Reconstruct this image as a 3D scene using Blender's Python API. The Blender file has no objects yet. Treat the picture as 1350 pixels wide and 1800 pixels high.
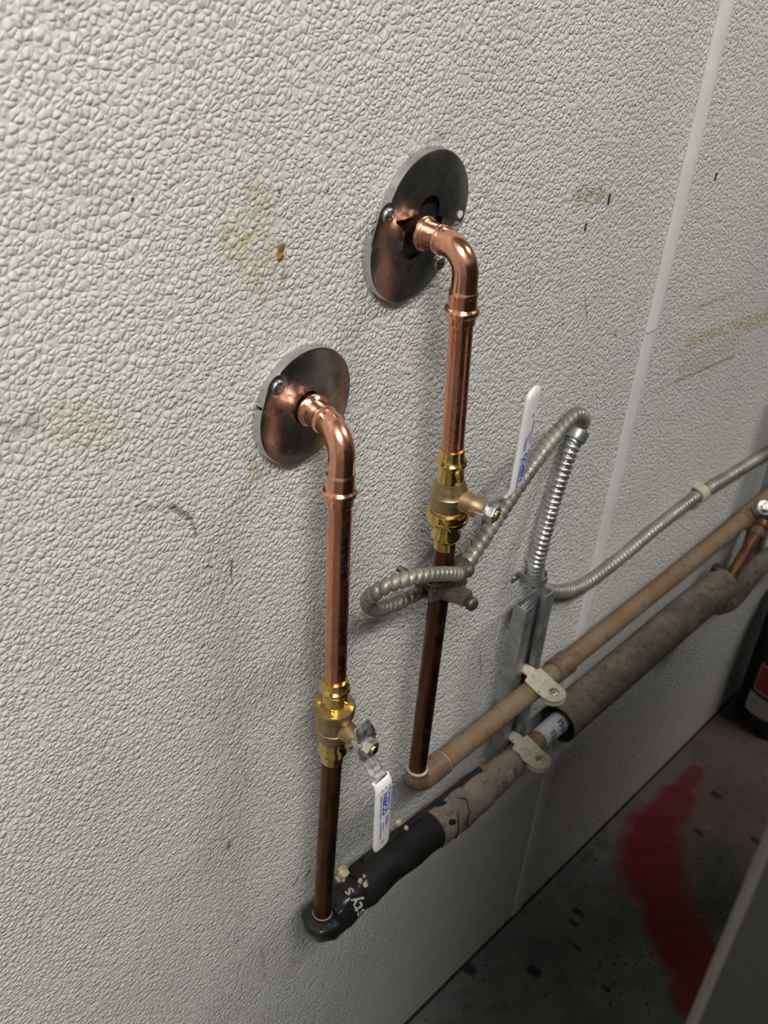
import bpy, bmesh, math, random
from mathutils import Vector, Matrix, noise
from mathutils.bvhtree import BVHTree

V = Vector
PI = math.pi
sc = bpy.context.scene
col = sc.collection

# ------------------------------------------------------------------ camera
# world: wall plane is y = 0 (the room lies at y < 0), x runs along the wall, z is up, floor z = 0
FPX, YAW, PITCH, ROLL = 1976.95, 0.8713, 0.6163, 0.0889
CAM = V((-0.6136, -0.6261, 1.8984))
_f = V((math.sin(YAW) * math.cos(PITCH), math.cos(YAW) * math.cos(PITCH), -math.sin(PITCH)))
_r0 = V((math.cos(YAW), -math.sin(YAW), 0))
_u0 = _r0.cross(_f)
_r = _r0 * math.cos(ROLL) + _u0 * math.sin(ROLL)
_u = -_r0 * math.sin(ROLL) + _u0 * math.cos(ROLL)
cd = bpy.data.cameras.new('camera')
cam = bpy.data.objects.new('camera', cd)
col.objects.link(cam)
cam.matrix_world = Matrix(((_r.x, _u.x, -_f.x, CAM.x), (_r.y, _u.y, -_f.y, CAM.y), (_r.z, _u.z, -_f.z, CAM.z), (0, 0, 0, 1)))
cd.sensor_fit = 'VERTICAL'
cd.sensor_height = 36.0
cd.sensor_width = 27.0
cd.lens = FPX / 1800 * 36.0
cd.clip_start = 0.02
cd.dof.use_dof = True
cd.dof.focus_distance = 1.12
cd.dof.aperture_fstop = 9.0
sc.camera = cam

# ------------------------------------------------------------------ world and exposure
w = bpy.data.worlds.new('world')
sc.world = w
w.use_nodes = True
w.node_tree.nodes['Background'].inputs[0].default_value = (0.8, 0.85, 0.9, 1)
w.node_tree.nodes['Background'].inputs[1].default_value = 0.05
sc.view_settings.view_transform = 'Standard'
sc.view_settings.look = 'None'
sc.view_settings.gamma = 1.0
sc.view_settings.use_curve_mapping = False
sc.view_settings.exposure = 0.0
LAMP_POWER = 88.0          # emission strength of the ceiling fixture's diffuser


# ------------------------------------------------------------------ pixel -> position on a known plane
def ray(x, y):
    return _f + _r * ((x - 675) / FPX) - _u * ((y - 900) / FPX)


def wy(x, y, d=0.0):
    """photo pixel -> point on the plane d metres in front of the wall"""
    D = ray(x, y)
    return CAM + D * ((-d - CAM.y) / D.y)


def fz(x, y, z=0.0):
    D = ray(x, y)
    return CAM + D * ((z - CAM.z) / D.z)


# ------------------------------------------------------------------ mesh building
ORG = {}


class MB:
    def __init__(s):
        s.v = []
        s.f = []

    def add(s, vs, fs):
        n = len(s.v)
        s.v += [V(p) for p in vs]
        s.f += [tuple(i + n for i in q) for q in fs]
        return s

    def box(s, lo, hi, M=None):
        x0, y0, z0 = lo
        x1, y1, z1 = hi
        vs = [V(p) for p in ((x0, y0, z0), (x1, y0, z0), (x1, y1, z0), (x0, y1, z0), (x0, y0, z1), (x1, y0, z1), (x1, y1, z1), (x0, y1, z1))]
        if M:
            vs = [M @ p for p in vs]
        return s.add(vs, [(0, 3, 2, 1), (4, 5, 6, 7), (0, 1, 5, 4), (1, 2, 6, 5), (2, 3, 7, 6), (3, 0, 4, 7)])

    def rings(s, rings, closed=False, cap=True):
        n = len(rings[0])
        vs = [p for r in rings for p in r]
        fs = []
        m = len(rings)
        for i in range(m if closed else m - 1):
            a, b = i * n, ((i + 1) % m) * n
            for k in range(n):
                fs.append((a + k, a + (k + 1) % n, b + (k + 1) % n, b + k))
        if cap and not closed:
            fs.append(tuple(range(n - 1, -1, -1)))
            fs.append(tuple((m - 1) * n + k for k in range(n)))
        return s.add(vs, fs)

    def lathe(s, prof, O, axis, seg=32, cap=True, ref=None, rot=0.0):
        """prof = [(distance along axis, radius)]"""
        A = V(axis).normalized()
        R = V(ref) if ref else (V((1, 0, 0)) if abs(A.x) < 0.9 else V((0, 0, 1)))
        X = (R - A * R.dot(A)).normalized()
        Y = A.cross(X)
        O = V(O)
        rg = []
        for t, r in prof:
            rg.append([O + A * t + (X * math.cos(rot + 2 * PI * k / seg) + Y * math.sin(rot + 2 * PI * k / seg)) * r for k in range(seg)])
        return s.rings(rg, cap=cap)

    def tube(s, path, rad, seg=24, cap=True, wobble=None):
        P = [V(p) for p in path]
        n = len(P)
        if not hasattr(rad, '__len__'):
            rad = [rad] * n
        T = [(P[min(i + 1, n - 1)] - P[max(i - 1, 0)]).normalized() for i in range(n)]
        ref = V((0, 0, 1)) if abs(T[0].z) < 0.9 else V((0, 1, 0))
        X = (ref - T[0] * ref.dot(T[0])).normalized()
        rg = []
        for i in range(n):
            X = (X - T[i] * X.dot(T[i])).normalized()
            Y = T[i].cross(X)
            rg.append([P[i] + (X * math.cos(2 * PI * k / seg) + Y * math.sin(2 * PI * k / seg)) * (rad[i] if not wobble else rad[i] * (1 + wobble(P[i], k, X * math.cos(2 * PI * k / seg) + Y * math.sin(2 * PI * k / seg)))) for k in range(seg)])
        return s.rings(rg, cap=cap)

    def prism(s, outline, M, t):
        """2-D outline (counter-clockwise in local xy) extruded from z = 0 to z = t, placed by matrix M"""
        n = len(outline)
        vs = [M @ V((a, b, 0)) for a, b in outline] + [M @ V((a, b, t)) for a, b in outline]
        fs = [tuple(range(n - 1, -1, -1)), tuple(range(n, 2 * n))] + [(k, (k + 1) % n, n + (k + 1) % n, n + k) for k in range(n)]
        return s.add(vs, fs)

    def strip(s, prof, xs, half, thick):
        """a bent plate: prof = [(y, z)] centre line, half widths along x per point"""
        n = len(prof)
        rg = []
        for i, (y, z) in enumerate(prof):
            a = prof[max(i - 1, 0)]
            b = prof[min(i + 1, n - 1)]
            t = V((0, b[0] - a[0], b[1] - a[1])).normalized()
            nn = V((0, -t.z, t.y)) * thick / 2
            c = V((0, y, z))
            xa, xb = xs - half[i], xs + half[i]
            rg.append([c + nn + V((xa, 0, 0)), c + nn + V((xb, 0, 0)), c - nn + V((xb, 0, 0)), c - nn + V((xa, 0, 0))])
        return s.rings(rg)

    def build(s, name, mat, parent=None, ang=35, bevel=0.0, bseg=2, smooth=True):
        me = bpy.data.meshes.new(name)
        o0 = ORG.get(parent.name, V((0, 0, 0))) if parent else V((0, 0, 0))
        me.from_pydata([tuple(p - o0) for p in s.v], [], s.f)
        me.update()
        bm = bmesh.new()
        bm.from_mesh(me)
        bmesh.ops.recalc_face_normals(bm, faces=bm.faces)
        if bevel:
            es = [e for e in bm.edges if len(e.link_faces) == 2 and e.calc_face_angle(0) > math.radians(30)]
            bmesh.ops.bevel(bm, geom=es, offset=bevel, segments=bseg, affect='EDGES', profile=0.5, clamp_overlap=True)
        bm.to_mesh(me)
        bm.free()
        if smooth:
            me.shade_smooth()
            me.set_sharp_from_angle(angle=math.radians(ang))
        if mat:
            me.materials.append(mat)
        o = bpy.data.objects.new(name, me)
        col.objects.link(o)
        if parent:
            o.parent = parent
            ORG[o.name] = o0
        return o


def tag(o, label=None, cat=None, group=None, kind=None):
    if label:
        o['label'] = label
    if cat:
        o['category'] = cat
    if group:
        o['group'] = group
    if kind:
        o['kind'] = kind
    return o


def thing(name, loc, label, cat, group=None):
    o = bpy.data.objects.new(name, None)
    col.objects.link(o)
    o.empty_display_size = 0.02
    o.location = loc
    ORG[o.name] = V(loc)
    return tag(o, label, cat, group)


def smooth_path(pts, step=0.002):
    """Catmull-Rom through pts, resampled about every `step` metres"""
    P = [V(p) for p in pts]
    P = [P[0] * 2 - P[1]] + P + [P[-1] * 2 - P[-2]]
    out = []
    for i in range(1, len(P) - 2):
        a, b, c, d = P[i - 1:i + 3]
        for k in range(40):
            t = k / 40
            out.append(0.5 * ((2 * b) + (c - a) * t + (2 * a - 5 * b + 4 * c - d) * t * t + (3 * b - a - 3 * c + d) * t ** 3))
    out.append(P[-2])
    res = [out[0]]
    acc = 0.0
    for a, b in zip(out, out[1:]):
        L = (b - a).length
        pos = 0.0
        while L > 0 and acc + (L - pos) >= step:
            pos += step - acc
            res.append(a + (b - a) * (pos / L))
            acc = 0.0
        acc += L - pos
    res.append(out[-1])
    return res


def text_mesh(body, size, bold=0.0):
    """flat lettering as 2-D verts and faces (left-aligned on the base line)"""
    cu = bpy.data.curves.new('lettering', 'FONT')
    cu.body = body
    cu.size = size
    cu.offset = bold
    cu.resolution_u = 3
    o = bpy.data.objects.new('lettering_source', cu)
    col.objects.link(o)
    bpy.context.view_layer.update()
    me = bpy.data.meshes.new_from_object(o.evaluated_get(bpy.context.evaluated_depsgraph_get()))
    vs = [(v.co.x, v.co.y) for v in me.vertices]
    fs = [tuple(p.vertices) for p in me.polygons]
    bpy.data.objects.remove(o)
    bpy.data.curves.remove(cu)
    bpy.data.meshes.remove(me)
    return vs, fs


def subdiv2d(vs, fs, size):
    bm = bmesh.new()
    bv = [bm.verts.new((a, b, 0)) for a, b in vs]
    for q in fs:
        try:
            bm.faces.new([bv[i] for i in q])
        except ValueError:
            pass
    bmesh.ops.triangulate(bm, faces=bm.faces)
    for _ in range(3):
        es = [e for e in bm.edges if e.calc_length() > size]
        if not es:
            break
        bmesh.ops.subdivide_edges(bm, edges=es, cuts=1)
        bmesh.ops.triangulate(bm, faces=[f for f in bm.faces if len(f.verts) > 3])
    bm.verts.index_update()
    r = [(v.co.x, v.co.y) for v in bm.verts], [tuple(v.index for v in f.verts) for f in bm.faces]
    bm.free()
    return r


# ------------------------------------------------------------------ materials
class NT:
    def __init__(s, name):
        s.m = bpy.data.materials.new(name)
        s.m.use_nodes = True
        s.t = s.m.node_tree
        s.b = s.t.nodes['Principled BSDF']
        s.co = None

    def n(s, kind, **kw):
        o = s.t.nodes.new('ShaderNode' + kind)
        for k, v in kw.items():
            setattr(o, k, v)
        return o

    def l(s, a, b):
        s.t.links.new(a, b)

    def pos(s):
        if not s.co:
            s.co = s.n('NewGeometry').outputs['Position']
        return s.co

    def val(s, sock, v):
        if hasattr(v, 'is_output'):
            s.l(v, sock)
        else:
            sock.default_value = v

    def math(s, op, a, b=0.0, c=0.0, clamp=False):
        o = s.n('Math', operation=op, use_clamp=clamp)
        for i, v in enumerate((a, b, c)):
            s.val(o.inputs[i], v)
        return o.outputs[0]

    def vm(s, op, a, b=(0, 0, 0), out=0):
        o = s.n('VectorMath', operation=op)
        s.val(o.inputs[0], a)
        s.val(o.inputs[1], b)
        return o.outputs[out]

    def scalev(s, a, k):
        o = s.n('VectorMath', operation='SCALE')
        s.val(o.inputs[0], a)
        s.val(o.inputs[3], k)
        return o.outputs[0]

    def noise(s, scale, detail=3.0, rough=0.55, vec=None, dist=0.0):
        o = s.n('TexNoise')
        s.l(vec or s.pos(), o.inputs['Vector'])
        o.inputs['Scale'].default_value = scale
        o.inputs['Detail'].default_value = detail
        o.inputs['Roughness'].default_value = rough
        o.inputs['Distortion'].default_value = dist
        return o.outputs['Fac']

    def voro(s, scale, feature='F1', vec=None, out='Distance', rnd=1.0):
        o = s.n('TexVoronoi', feature=feature)
        s.l(vec or s.pos(), o.inputs['Vector'])
        o.inputs['Scale'].default_value = scale
        o.inputs['Randomness'].default_value = rnd
        return o.outputs[out]

    def ramp(s, v, a, b, lo=0.0, hi=1.0, smooth=True):
        o = s.n('MapRange', interpolation_type='SMOOTHSTEP' if smooth else 'LINEAR')
        o.clamp = True
        s.val(o.inputs[0], v)
        for i, k in enumerate((a, b, lo, hi)):
            s.val(o.inputs[1 + i], k)
        return o.outputs[0]

    def mix(s, f, a, b, mode='MIX'):
        o = s.n('Mix', data_type='RGBA', blend_type=mode)
        s.val(o.inputs[0], f)
        for i, c in ((6, a), (7, b)):
            if hasattr(c, 'is_output'):
                s.l(c, o.inputs[i])
            else:
                o.inputs[i].default_value = (*c, 1)
        return o.outputs[2]

    def bump(s, h, dist=0.001, strength=1.0):
        o = s.n('Bump')
        o.inputs['Strength'].default_value = strength
        o.inputs['Distance'].default_value = dist
        s.l(h, o.inputs['Height'])
        s.l(o.outputs[0], s.b.inputs['Normal'])

    def set(s, color=None, rough=None, metal=None, coat=None, spec=None):
        for k, v in (('Base Color', color), ('Roughness', rough), ('Metallic', metal), ('Coat Weight', coat), ('Specular IOR Level', spec)):
            if v is None:
                continue
            if hasattr(v, 'is_output'):
                s.l(v, s.b.inputs[k])
            else:
                s.b.inputs[k].default_value = (*v, 1) if k == 'Base Color' else v
        return s.m

    def capsule(s, A, B):
        """distance to the segment A-B"""
        A, B = V(A), V(B)
        ba = B - A
        pa = s.vm('SUBTRACT', s.pos(), tuple(A))
        dt = s.vm('DOT_PRODUCT', pa, tuple(ba / max(ba.length_squared, 1e-9)), out=1)
        h = s.math('MAXIMUM', s.math('MINIMUM', dt, 1.0), 0.0)
        return s.vm('LENGTH', s.vm('SUBTRACT', pa, s.scalev(tuple(ba), h)), out=1)


def simple(name, color, rough=0.5, metal=0.0, var=0.25, scale=60, bump=0.0, bscale=400, spec=None, col2=None, rvar=0.1):
    t = NT(name)
    nz = t.noise(scale, 4)
    c2 = col2 or tuple(k * (1 - var) for k in color)
    c = t.mix(t.ramp(nz, 0.35, 0.65), color, c2)
    t.set(c, t.ramp(t.noise(scale * 1.7, 3), 0.3, 0.7, max(rough - rvar, 0.03), min(rough + rvar, 1)), metal, spec=spec)
    if bump:
        t.bump(t.noise(bscale, 3), bump)
    return t.m


def wall_material(name, side):
    t = NT(name)
    P = t.pos()
    # pebbled embossing of the sheet metal
    wob = t.n('TexNoise')
    t.l(P, wob.inputs['Vector'])
    wob.inputs['Scale'].default_value = 95
    wob.inputs['Detail'].default_value = 2
    dv = t.scalev(t.vm('SUBTRACT', wob.outputs['Color'], (0.5, 0.5, 0.5)), 0.006)
    pv = t.vm('MULTIPLY', t.vm('ADD', P, dv), (1.0, 0.0, 1.0))
    e1 = t.voro(176, 'DISTANCE_TO_EDGE', pv)
    f1 = t.voro(176, 'F1', pv)
    f2 = t.voro(300, 'F1', t.vm('ADD', pv, (0.37, 0.0, 0.11)))
    h = t.math('MULTIPLY', t.ramp(e1, 0.0, 0.22), 0.45)
    h = t.math('SUBTRACT', h, t.math('MULTIPLY', f1, 1.1))
    h = t.math('SUBTRACT', h, t.math('MULTIPLY', f2, 0.45))
    t.bump(h, 0.0014, 1.0)
    base = t.mix(t.ramp(t.noise(2.2, 3), 0.35, 0.7), (0.70, 0.69, 0.655), (0.66, 0.645, 0.62))
    base = t.mix(t.ramp(t.noise(9, 4), 0.5, 0.75, 0, 0.35), base, (0.62, 0.585, 0.55))
    base = t.mix(t.ramp(t.noise(6.5, 4, vec=t.vm('ADD', P, (3, 1, 7))), 0.52, 0.78, 0, 0.4), base, (0.60, 0.60, 0.52))
    # darker tone in the creases of the embossing, uneven by noise
    base = t.mix(t.math('MULTIPLY', t.ramp(e1, 0.0, 0.09, 1, 0), t.ramp(t.noise(14, 3), 0.4, 0.7, 0.02, 0.2)), base, (0.33, 0.31, 0.27))
    # scattered dark specks
    sp = t.voro(75, 'F1', t.vm('MULTIPLY', P, (1.0, 0.0, 1.0)))
    base = t.mix(t.math('MULTIPLY', t.ramp(sp, 0.05, 0.12, 1, 0), t.ramp(t.noise(11, 3, vec=t.vm('ADD', P, (9, 2, 4))), 0.56, 0.64, 0, 0.85)), base, (0.12, 0.10, 0.08))
    n1 = t.noise(90, 4)
    n2 = t.noise(26, 4)
    # stains and marks: (pixel a, pixel b, radius m, colour, strength, raggedness)
    brown, yel, blk, olive, gry, red = (0.30, 0.18, 0.05), (0.50, 0.40, 0.17), (0.025, 0.022, 0.02), (0.33, 0.31, 0.17), (0.26, 0.23, 0.2), (0.45, 0.12, 0.12)
    stains = [((455, 345), (462, 350), 0.022, yel, 0.55, 1), ((395, 410), (405, 440), 0.022, yel, 0.55, 1), ((440, 440), (470, 490), 0.028, yel, 0.5, 1),
              ((495, 435), (493, 455), 0.0055, brown, 1.0, 0.3), ((500, 480), (498, 490), 0.005, brown, 0.5, 0.6), ((110, 735), (190, 760), 0.03, yel, 0.4, 1),
              ((60, 745), (15, 760), 0.014, gry, 0.5, 1), ((1010, 345), (1060, 340), 0.014, olive, 0.9, 0.8), ((1100, 370), (1115, 375), 0.02, yel, 0.35, 1),
              ((1205, 608), (1350, 550), 0.017, yel, 0.8, 0.75), ((1300, 585), (1350, 560), 0.02, yel, 0.5, 0.8), ((1225, 540), (1305, 512), 0.005, brown, 0.7, 0.75), ((1185, 672), (1290, 626), 0.0035, brown, 0.65, 0.6),
              ((1150, 690), (1180, 676), 0.005, brown, 0.3, 0.8), ((1200, 650), (1290, 600), 0.022, (0.5, 0.4, 0.35), 0.35, 0.6),
              ((1259, 306), (1257, 316), 0.0034, blk, 1.0, 0.1), ((1072, 345), (1069, 357), 0.0038, blk, 1.0, 0.3), ((1030, 395), (1028, 404), 0.003, blk, 1.0, 0.3),
              ((233, 350), (233, 352), 0.0022, blk, 0.9, 0.2), ((490, 335), (491, 338), 0.0022, blk, 0.8, 0.2), ((578, 332), (576, 336), 0.002, blk, 0.7, 0.2),
              ((240, 893), (290, 890), 0.006, gry, 0.75, 0.9), ((300, 890), (335, 910), 0.004, gry, 0.9, 0.7), ((335, 910), (345, 940), 0.0025, gry, 0.7, 0.7), ((408, 985), (406, 1015), 0.0016, blk, 0.7, 0.5),
              ((365, 995), (373, 997), 0.0018, blk, 0.7, 0.4), ((1028, 520), (1032, 560), 0.002, gry, 0.7, 0.6), ((985, 480), (990, 580), 0.0025, gry, 0.5, 0.9), ((930, 470), (934, 530), 0.003, gry, 0.5, 0.9), ((1080, 587), (1083, 592), 0.0022, gry, 0.9, 0.3),
              ((545, 1528), (540, 1540), 0.006, blk, 0.8, 0.9), ((524, 1545), (516, 1555), 0.006, blk, 0.7, 0.9), ((403, 1480), (402, 1490), 0.004, brown, 0.8, 0.7), ((432, 1365), (436, 1372), 0.005, brown, 0.5, 0.8),
              ((460, 1668), (466, 1720), 0.006, gry, 0.6, 0.9), ((545, 1610), (520, 1700), 0.03, gry, 0.25, 0.8), ((335, 185), (355, 270), 0.004, red, 0.4, 0.9), ((775, 240), (760, 250), 0.012, gry, 0.45, 1), ((720, 270), (780, 240), 0.006, gry, 0.5, 0.9),
              ((850, 330), (870, 370), 0.008, gry, 0.4, 1), ((443, 820), (450, 835), 0.012, yel, 0.6, 0.9), ((120, 285), (170, 340), 0.03, gry, 0.22, 1), ((815, 1650), (808, 1660), 0.003, blk, 0.9, 0.2), ((1000, 1330), (965, 1400), 0.05, gry, 0.2, 0.6), ((1000, 1060), (990, 1090), 0.01, gry, 0.35, 1), ((843, 1152), (847, 1186), 0.0035, gry, 0.5, 0.6)]
    for a, b, r, c, k, rag in stains:
        if (wy(*a).x > 0.64) != side:
            continue
        d = t.capsule(wy(*a), wy(*b))
        d = t.math('ADD', d, t.math('MULTIPLY', t.math('SUBTRACT', n2 if r > 0.012 else n1, 0.5), r * 2.4 * rag))
        m = t.ramp(d, r * (0.15 if rag > 0.7 else 0.45), r, k, 0.0)
        if rag > 0.7:
            m = t.math('MULTIPLY', m, t.ramp(n1, 0.36, 0.6))
        base = t.mix(m, base, c)
    t.set(base, t.ramp(t.noise(30, 3), 0.3, 0.7, 0.34, 0.5), 0.0, spec=0.5)
    return t.m


def floor_material():
    t = NT('worn_painted_concrete')
    P = t.pos()
    base = t.mix(t.ramp(t.noise(7, 5), 0.35, 0.65), (0.17, 0.172, 0.165), (0.12, 0.122, 0.118))
    base = t.mix(t.ramp(t.noise(24, 5), 0.5, 0.72, 0, 0.7), base, (0.09, 0.075, 0.055))
    n1 = t.noise(13, 5, 0.65)
    red = (0.17, 0.009, 0.008)
    pts = [(1222, 1355), (1192, 1400), (1150, 1460), (1150, 1520), (1185, 1600), (1215, 1690), (1235, 1760)]
    rads = [0.025, 0.045, 0.075, 0.085, 0.075, 0.06, 0.04]
    for i in range(len(pts) - 1):
        d = t.capsule(fz(*pts[i]), fz(*pts[i + 1]))
        d = t.math('ADD', d, t.math('MULTIPLY', t.math('SUBTRACT', n1, 0.5), 0.07))
        base = t.mix(t.ramp(d, rads[i] * 0.55, rads[i] * 1.15, 0.92, 0), base, red)
    d = t.math('ADD', t.capsule(fz(1290, 1330), fz(1270, 1480)), t.math('MULTIPLY', t.math('SUBTRACT', n1, 0.5), 0.12))
    base = t.mix(t.ramp(d, 0.06, 0.2, 0.6, 0), base, (0.10, 0.03, 0.024))
    d = t.math('ADD', t.capsule(fz(1262, 1520), fz(1268, 1590)), t.math('MULTIPLY', t.math('SUBTRACT', n1, 0.5), 0.08))
    base = t.mix(t.ramp(d, 0.03, 0.1, 0.85, 0), base, (0.06, 0.065, 0.045))
    # chips of pale aggregate, dark crumbs
    base = t.mix(t.ramp(t.noise(34, 4, 0.7, vec=t.vm('ADD', P, (4, 4, 0))), 0.68, 0.73, 0, 0.7), base, (0.34, 0.31, 0.29))
    sp = t.voro(60, 'F1')
    base = t.mix(t.math('MULTIPLY', t.ramp(sp, 0.14, 0.2, 1, 0), t.ramp(t.noise(6, 3, vec=t.vm('ADD', P, (2, 8, 0))), 0.46, 0.56, 0, 0.95)), base, (0.012, 0.012, 0.01))
    for a, r in (((1012, 1600), 0.012), ((1004, 1620), 0.012), ((1010, 1662), 0.012), ((935, 1705), 0.02), ((820, 1700), 0.025), ((1060, 1735), 0.012), ((1255, 1395), 0.016), ((1225, 1460), 0.018), ((1325, 1475), 0.02)):
        d = t.math('ADD', t.capsule(fz(*a), fz(a[0] + 8, a[1] + 6)), t.math('MULTIPLY', t.math('SUBTRACT', n1, 0.5), 0.02))
        base = t.mix(t.ramp(d, r * 0.25, r * 0.55, 0.9, 0), base, (0.015, 0.014, 0.012))
    t.set(base, t.ramp(t.noise(20, 3), 0.3, 0.7, 0.45, 0.75), 0.0, spec=0.3)
    t.bump(t.noise(60, 5), 0.002, 0.5)
    return t.m


def dusty(name, c1, c2, c3, rough=0.9, s1=22, s2=70, bump=0.0006):
    t = NT(name)
    b = t.mix(t.ramp(t.noise(s1, 5, 0.6), 0.38, 0.62), c1, c2)
    b = t.mix(t.ramp(t.noise(s2, 4, 0.7), 0.52, 0.68, 0, 0.85), b, c3)
    t.set(b, rough, 0.0, spec=0.25)
    t.bump(t.noise(s2 * 4, 4), bump)
    return t.m


def copper_material(name, c1, c2, rough, scale=40, streak=True):
    t = NT(name)
    v = t.vm('MULTIPLY', t.pos(), (1, 1, 0.06)) if streak else t.pos()
    b = t.mix(t.ramp(t.noise(scale * 6, 3, vec=v), 0.35, 0.65), c1, c2)
    b = t.mix(t.ramp(t.noise(scale, 4), 0.45, 0.75, 0, 0.4), b, tuple(k * 0.7 for k in c2))
    t.set(b, t.ramp(t.noise(scale * 2, 4), 0.3, 0.7, rough * 0.75, rough * 1.35), 1.0)
    return t.m


M = {}
M['wall'] = wall_material('embossed_white_panel', False)
M['wall_far'] = wall_material('embossed_white_panel_far', True)
M['floor'] = floor_material()
M['trim'] = simple('smooth_white_trim', (0.74, 0.715, 0.70), 0.45, var=0.06, scale=14)
M['room'] = simple('pale_room_paint', (0.33, 0.33, 0.31), 0.7, var=0.1, scale=3)
M['dark_gap'] = simple('flat_dark', (0.02, 0.02, 0.018), 0.8)
M['copper_new'] = copper_material('bright_copper_fitting', (0.95, 0.50, 0.34), (0.86, 0.40, 0.26), 0.2, streak=False)
M['copper_tube'] = copper_material('new_copper_tube', (0.82, 0.37, 0.24), (0.72, 0.30, 0.19), 0.26)
M['copper_old'] = copper_material('tarnished_copper_tube', (0.20, 0.085, 0.045), (0.10, 0.05, 0.03), 0.42, 25)
M['brass'] = copper_material('polished_brass', (0.86, 0.62, 0.22), (0.74, 0.50, 0.17), 0.17, streak=False)
M['brass_cast'] = simple('cast_brass', (0.50, 0.375, 0.21), 0.42, 1.0, 0.2, 90, 0.0002, 900)
M['chrome'] = simple('tarnished_chrome_plate', (0.62, 0.62, 0.61), 0.27, 1.0, 0.08, 35, rvar=0.03)
M['steel'] = simple('stainless_steel', (0.75, 0.74, 0.71), 0.40, 1.0, 0.15, 120)
M['zinc'] = simple('zinc_screw_steel', (0.55, 0.54, 0.50), 0.35, 1.0, 0.25, 200)
M['galv'] = simple('galvanized_steel', (0.42, 0.44, 0.43), 0.45, 0.85, 0.3, 45)
M['armor'] = simple('dusty_metal_armor', (0.35, 0.33, 0.28), 0.48, 0.65, 0.3, 18, rvar=0.12)
M['armor_clean'] = simple('shiny_metal_armor', (0.68, 0.68, 0.66), 0.33, 0.9, 0.3, 40)
M['bronze'] = simple('dark_bronze', (0.20, 0.165, 0.12), 0.5, 0.7, 0.5, 60, 0.0004, 500)
M['bolt_dark'] = simple('dark_steel_bolt', (0.13, 0.12, 0.105), 0.5, 0.8, 0.4, 90)
M['grip'] = simple('white_vinyl_grip', (0.80, 0.79, 0.76), 0.32, var=0.05, scale=30, rvar=0.04)
M['blue'] = simple('blue_ink', (0.01, 0.05, 0.42), 0.5, var=0.1)
M['stamp'] = simple('stamped_shadow_steel', (0.20, 0.20, 0.19), 0.5, 0.7)
M['foam'] = simple('black_foam_rubber', (0.013, 0.0125, 0.012), 0.6, var=0.5, scale=30, bump=0.0004, bscale=700, spec=0.3)
M['wrap'] = simple('glossy_black_wrap', (0.014, 0.014, 0.014), 0.22, var=0.3, scale=50, bump=0.0012, bscale=110, rvar=0.12)
M['dust_wrap'] = dusty('dusty_taped_insulation', (0.23, 0.19, 0.145), (0.15, 0.125, 0.10), (0.055, 0.05, 0.045), 0.8)
M['dust_sleeve'] = dusty('dusty_foam_sleeve', (0.235, 0.19, 0.145), (0.155, 0.13, 0.105), (0.06, 0.055, 0.05), 0.95, 26, 85)
M['pipe_dusty'] = dusty('dusty_copper_pipe', (0.20, 0.158, 0.105), (0.20, 0.122, 0.065), (0.11, 0.083, 0.056), 0.75, 13, 48, 0.0003)
M['solder'] = simple('solder_ring', (0.48, 0.45, 0.39), 0.45, 0.6, 0.2, 200)
M['elbow_old'] = dusty('dusty_tarnished_fitting', (0.19, 0.13, 0.085), (0.14, 0.09, 0.06), (0.07, 0.05, 0.035), 0.45, 30, 90, 0.0002)
M['clamp'] = dusty('dusty_zinc_clamp', (0.50, 0.46, 0.36), (0.40, 0.36, 0.28), (0.24, 0.21, 0.16), 0.7, 60, 200, 0.0002)
M['foam_bit'] = simple('yellowed_foam_crumb', (0.62, 0.52, 0.33), 0.9, var=0.4, scale=200, bump=0.001, bscale=500)
M['tape'] = simple('white_printed_tape', (0.55, 0.56, 0.60), 0.4, var=0.25, scale=120)
M['tape_ink'] = simple('dark_blue_tape_ink', (0.02, 0.05, 0.16), 0.5)
M['white_ink'] = simple('grey_white_ink', (0.50, 0.50, 0.48), 0.6, var=0.5, scale=300)
M['faint_ink'] = simple('faint_pale_ink', (0.36, 0.32, 0.27), 0.7, var=0.4, scale=200)
M['rust_pipe'] = simple('rusty_brown_pipe', (0.24, 0.105, 0.04), 0.5, 0.4, 0.5, 30)
M['cabinet'] = simple('dark_grey_cabinet_paint', (0.014, 0.0135, 0.0115), 0.5, var=0.15, scale=6)
M['cab_edge'] = simple('painted_edge_highlight', (0.10, 0.094, 0.082), 0.45, 0.3, 0.15, 20)  # lighter tone painting the highlight on the cabinet's edge
M['bottle'] = simple('glossy_black_enamel', (0.008, 0.008, 0.009), 0.25, var=0.2)
M['label_red'] = simple('red_label_print', (0.42, 0.03, 0.035), 0.45, var=0.3, scale=40)
M['label_white'] = simple('white_label_print', (0.5, 0.49, 0.47), 0.5, var=0.2, scale=60)
M['black'] = simple('black_void', (0.006, 0.006, 0.006), 0.9)


def emit(name, c, k):
    t = NT(name)
    t.set((0.9, 0.9, 0.9), 0.6)
    t.b.inputs['Emission Color'].default_value = (*c, 1)
    t.b.inputs['Emission Strength'].default_value = k
    return t.m


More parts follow.
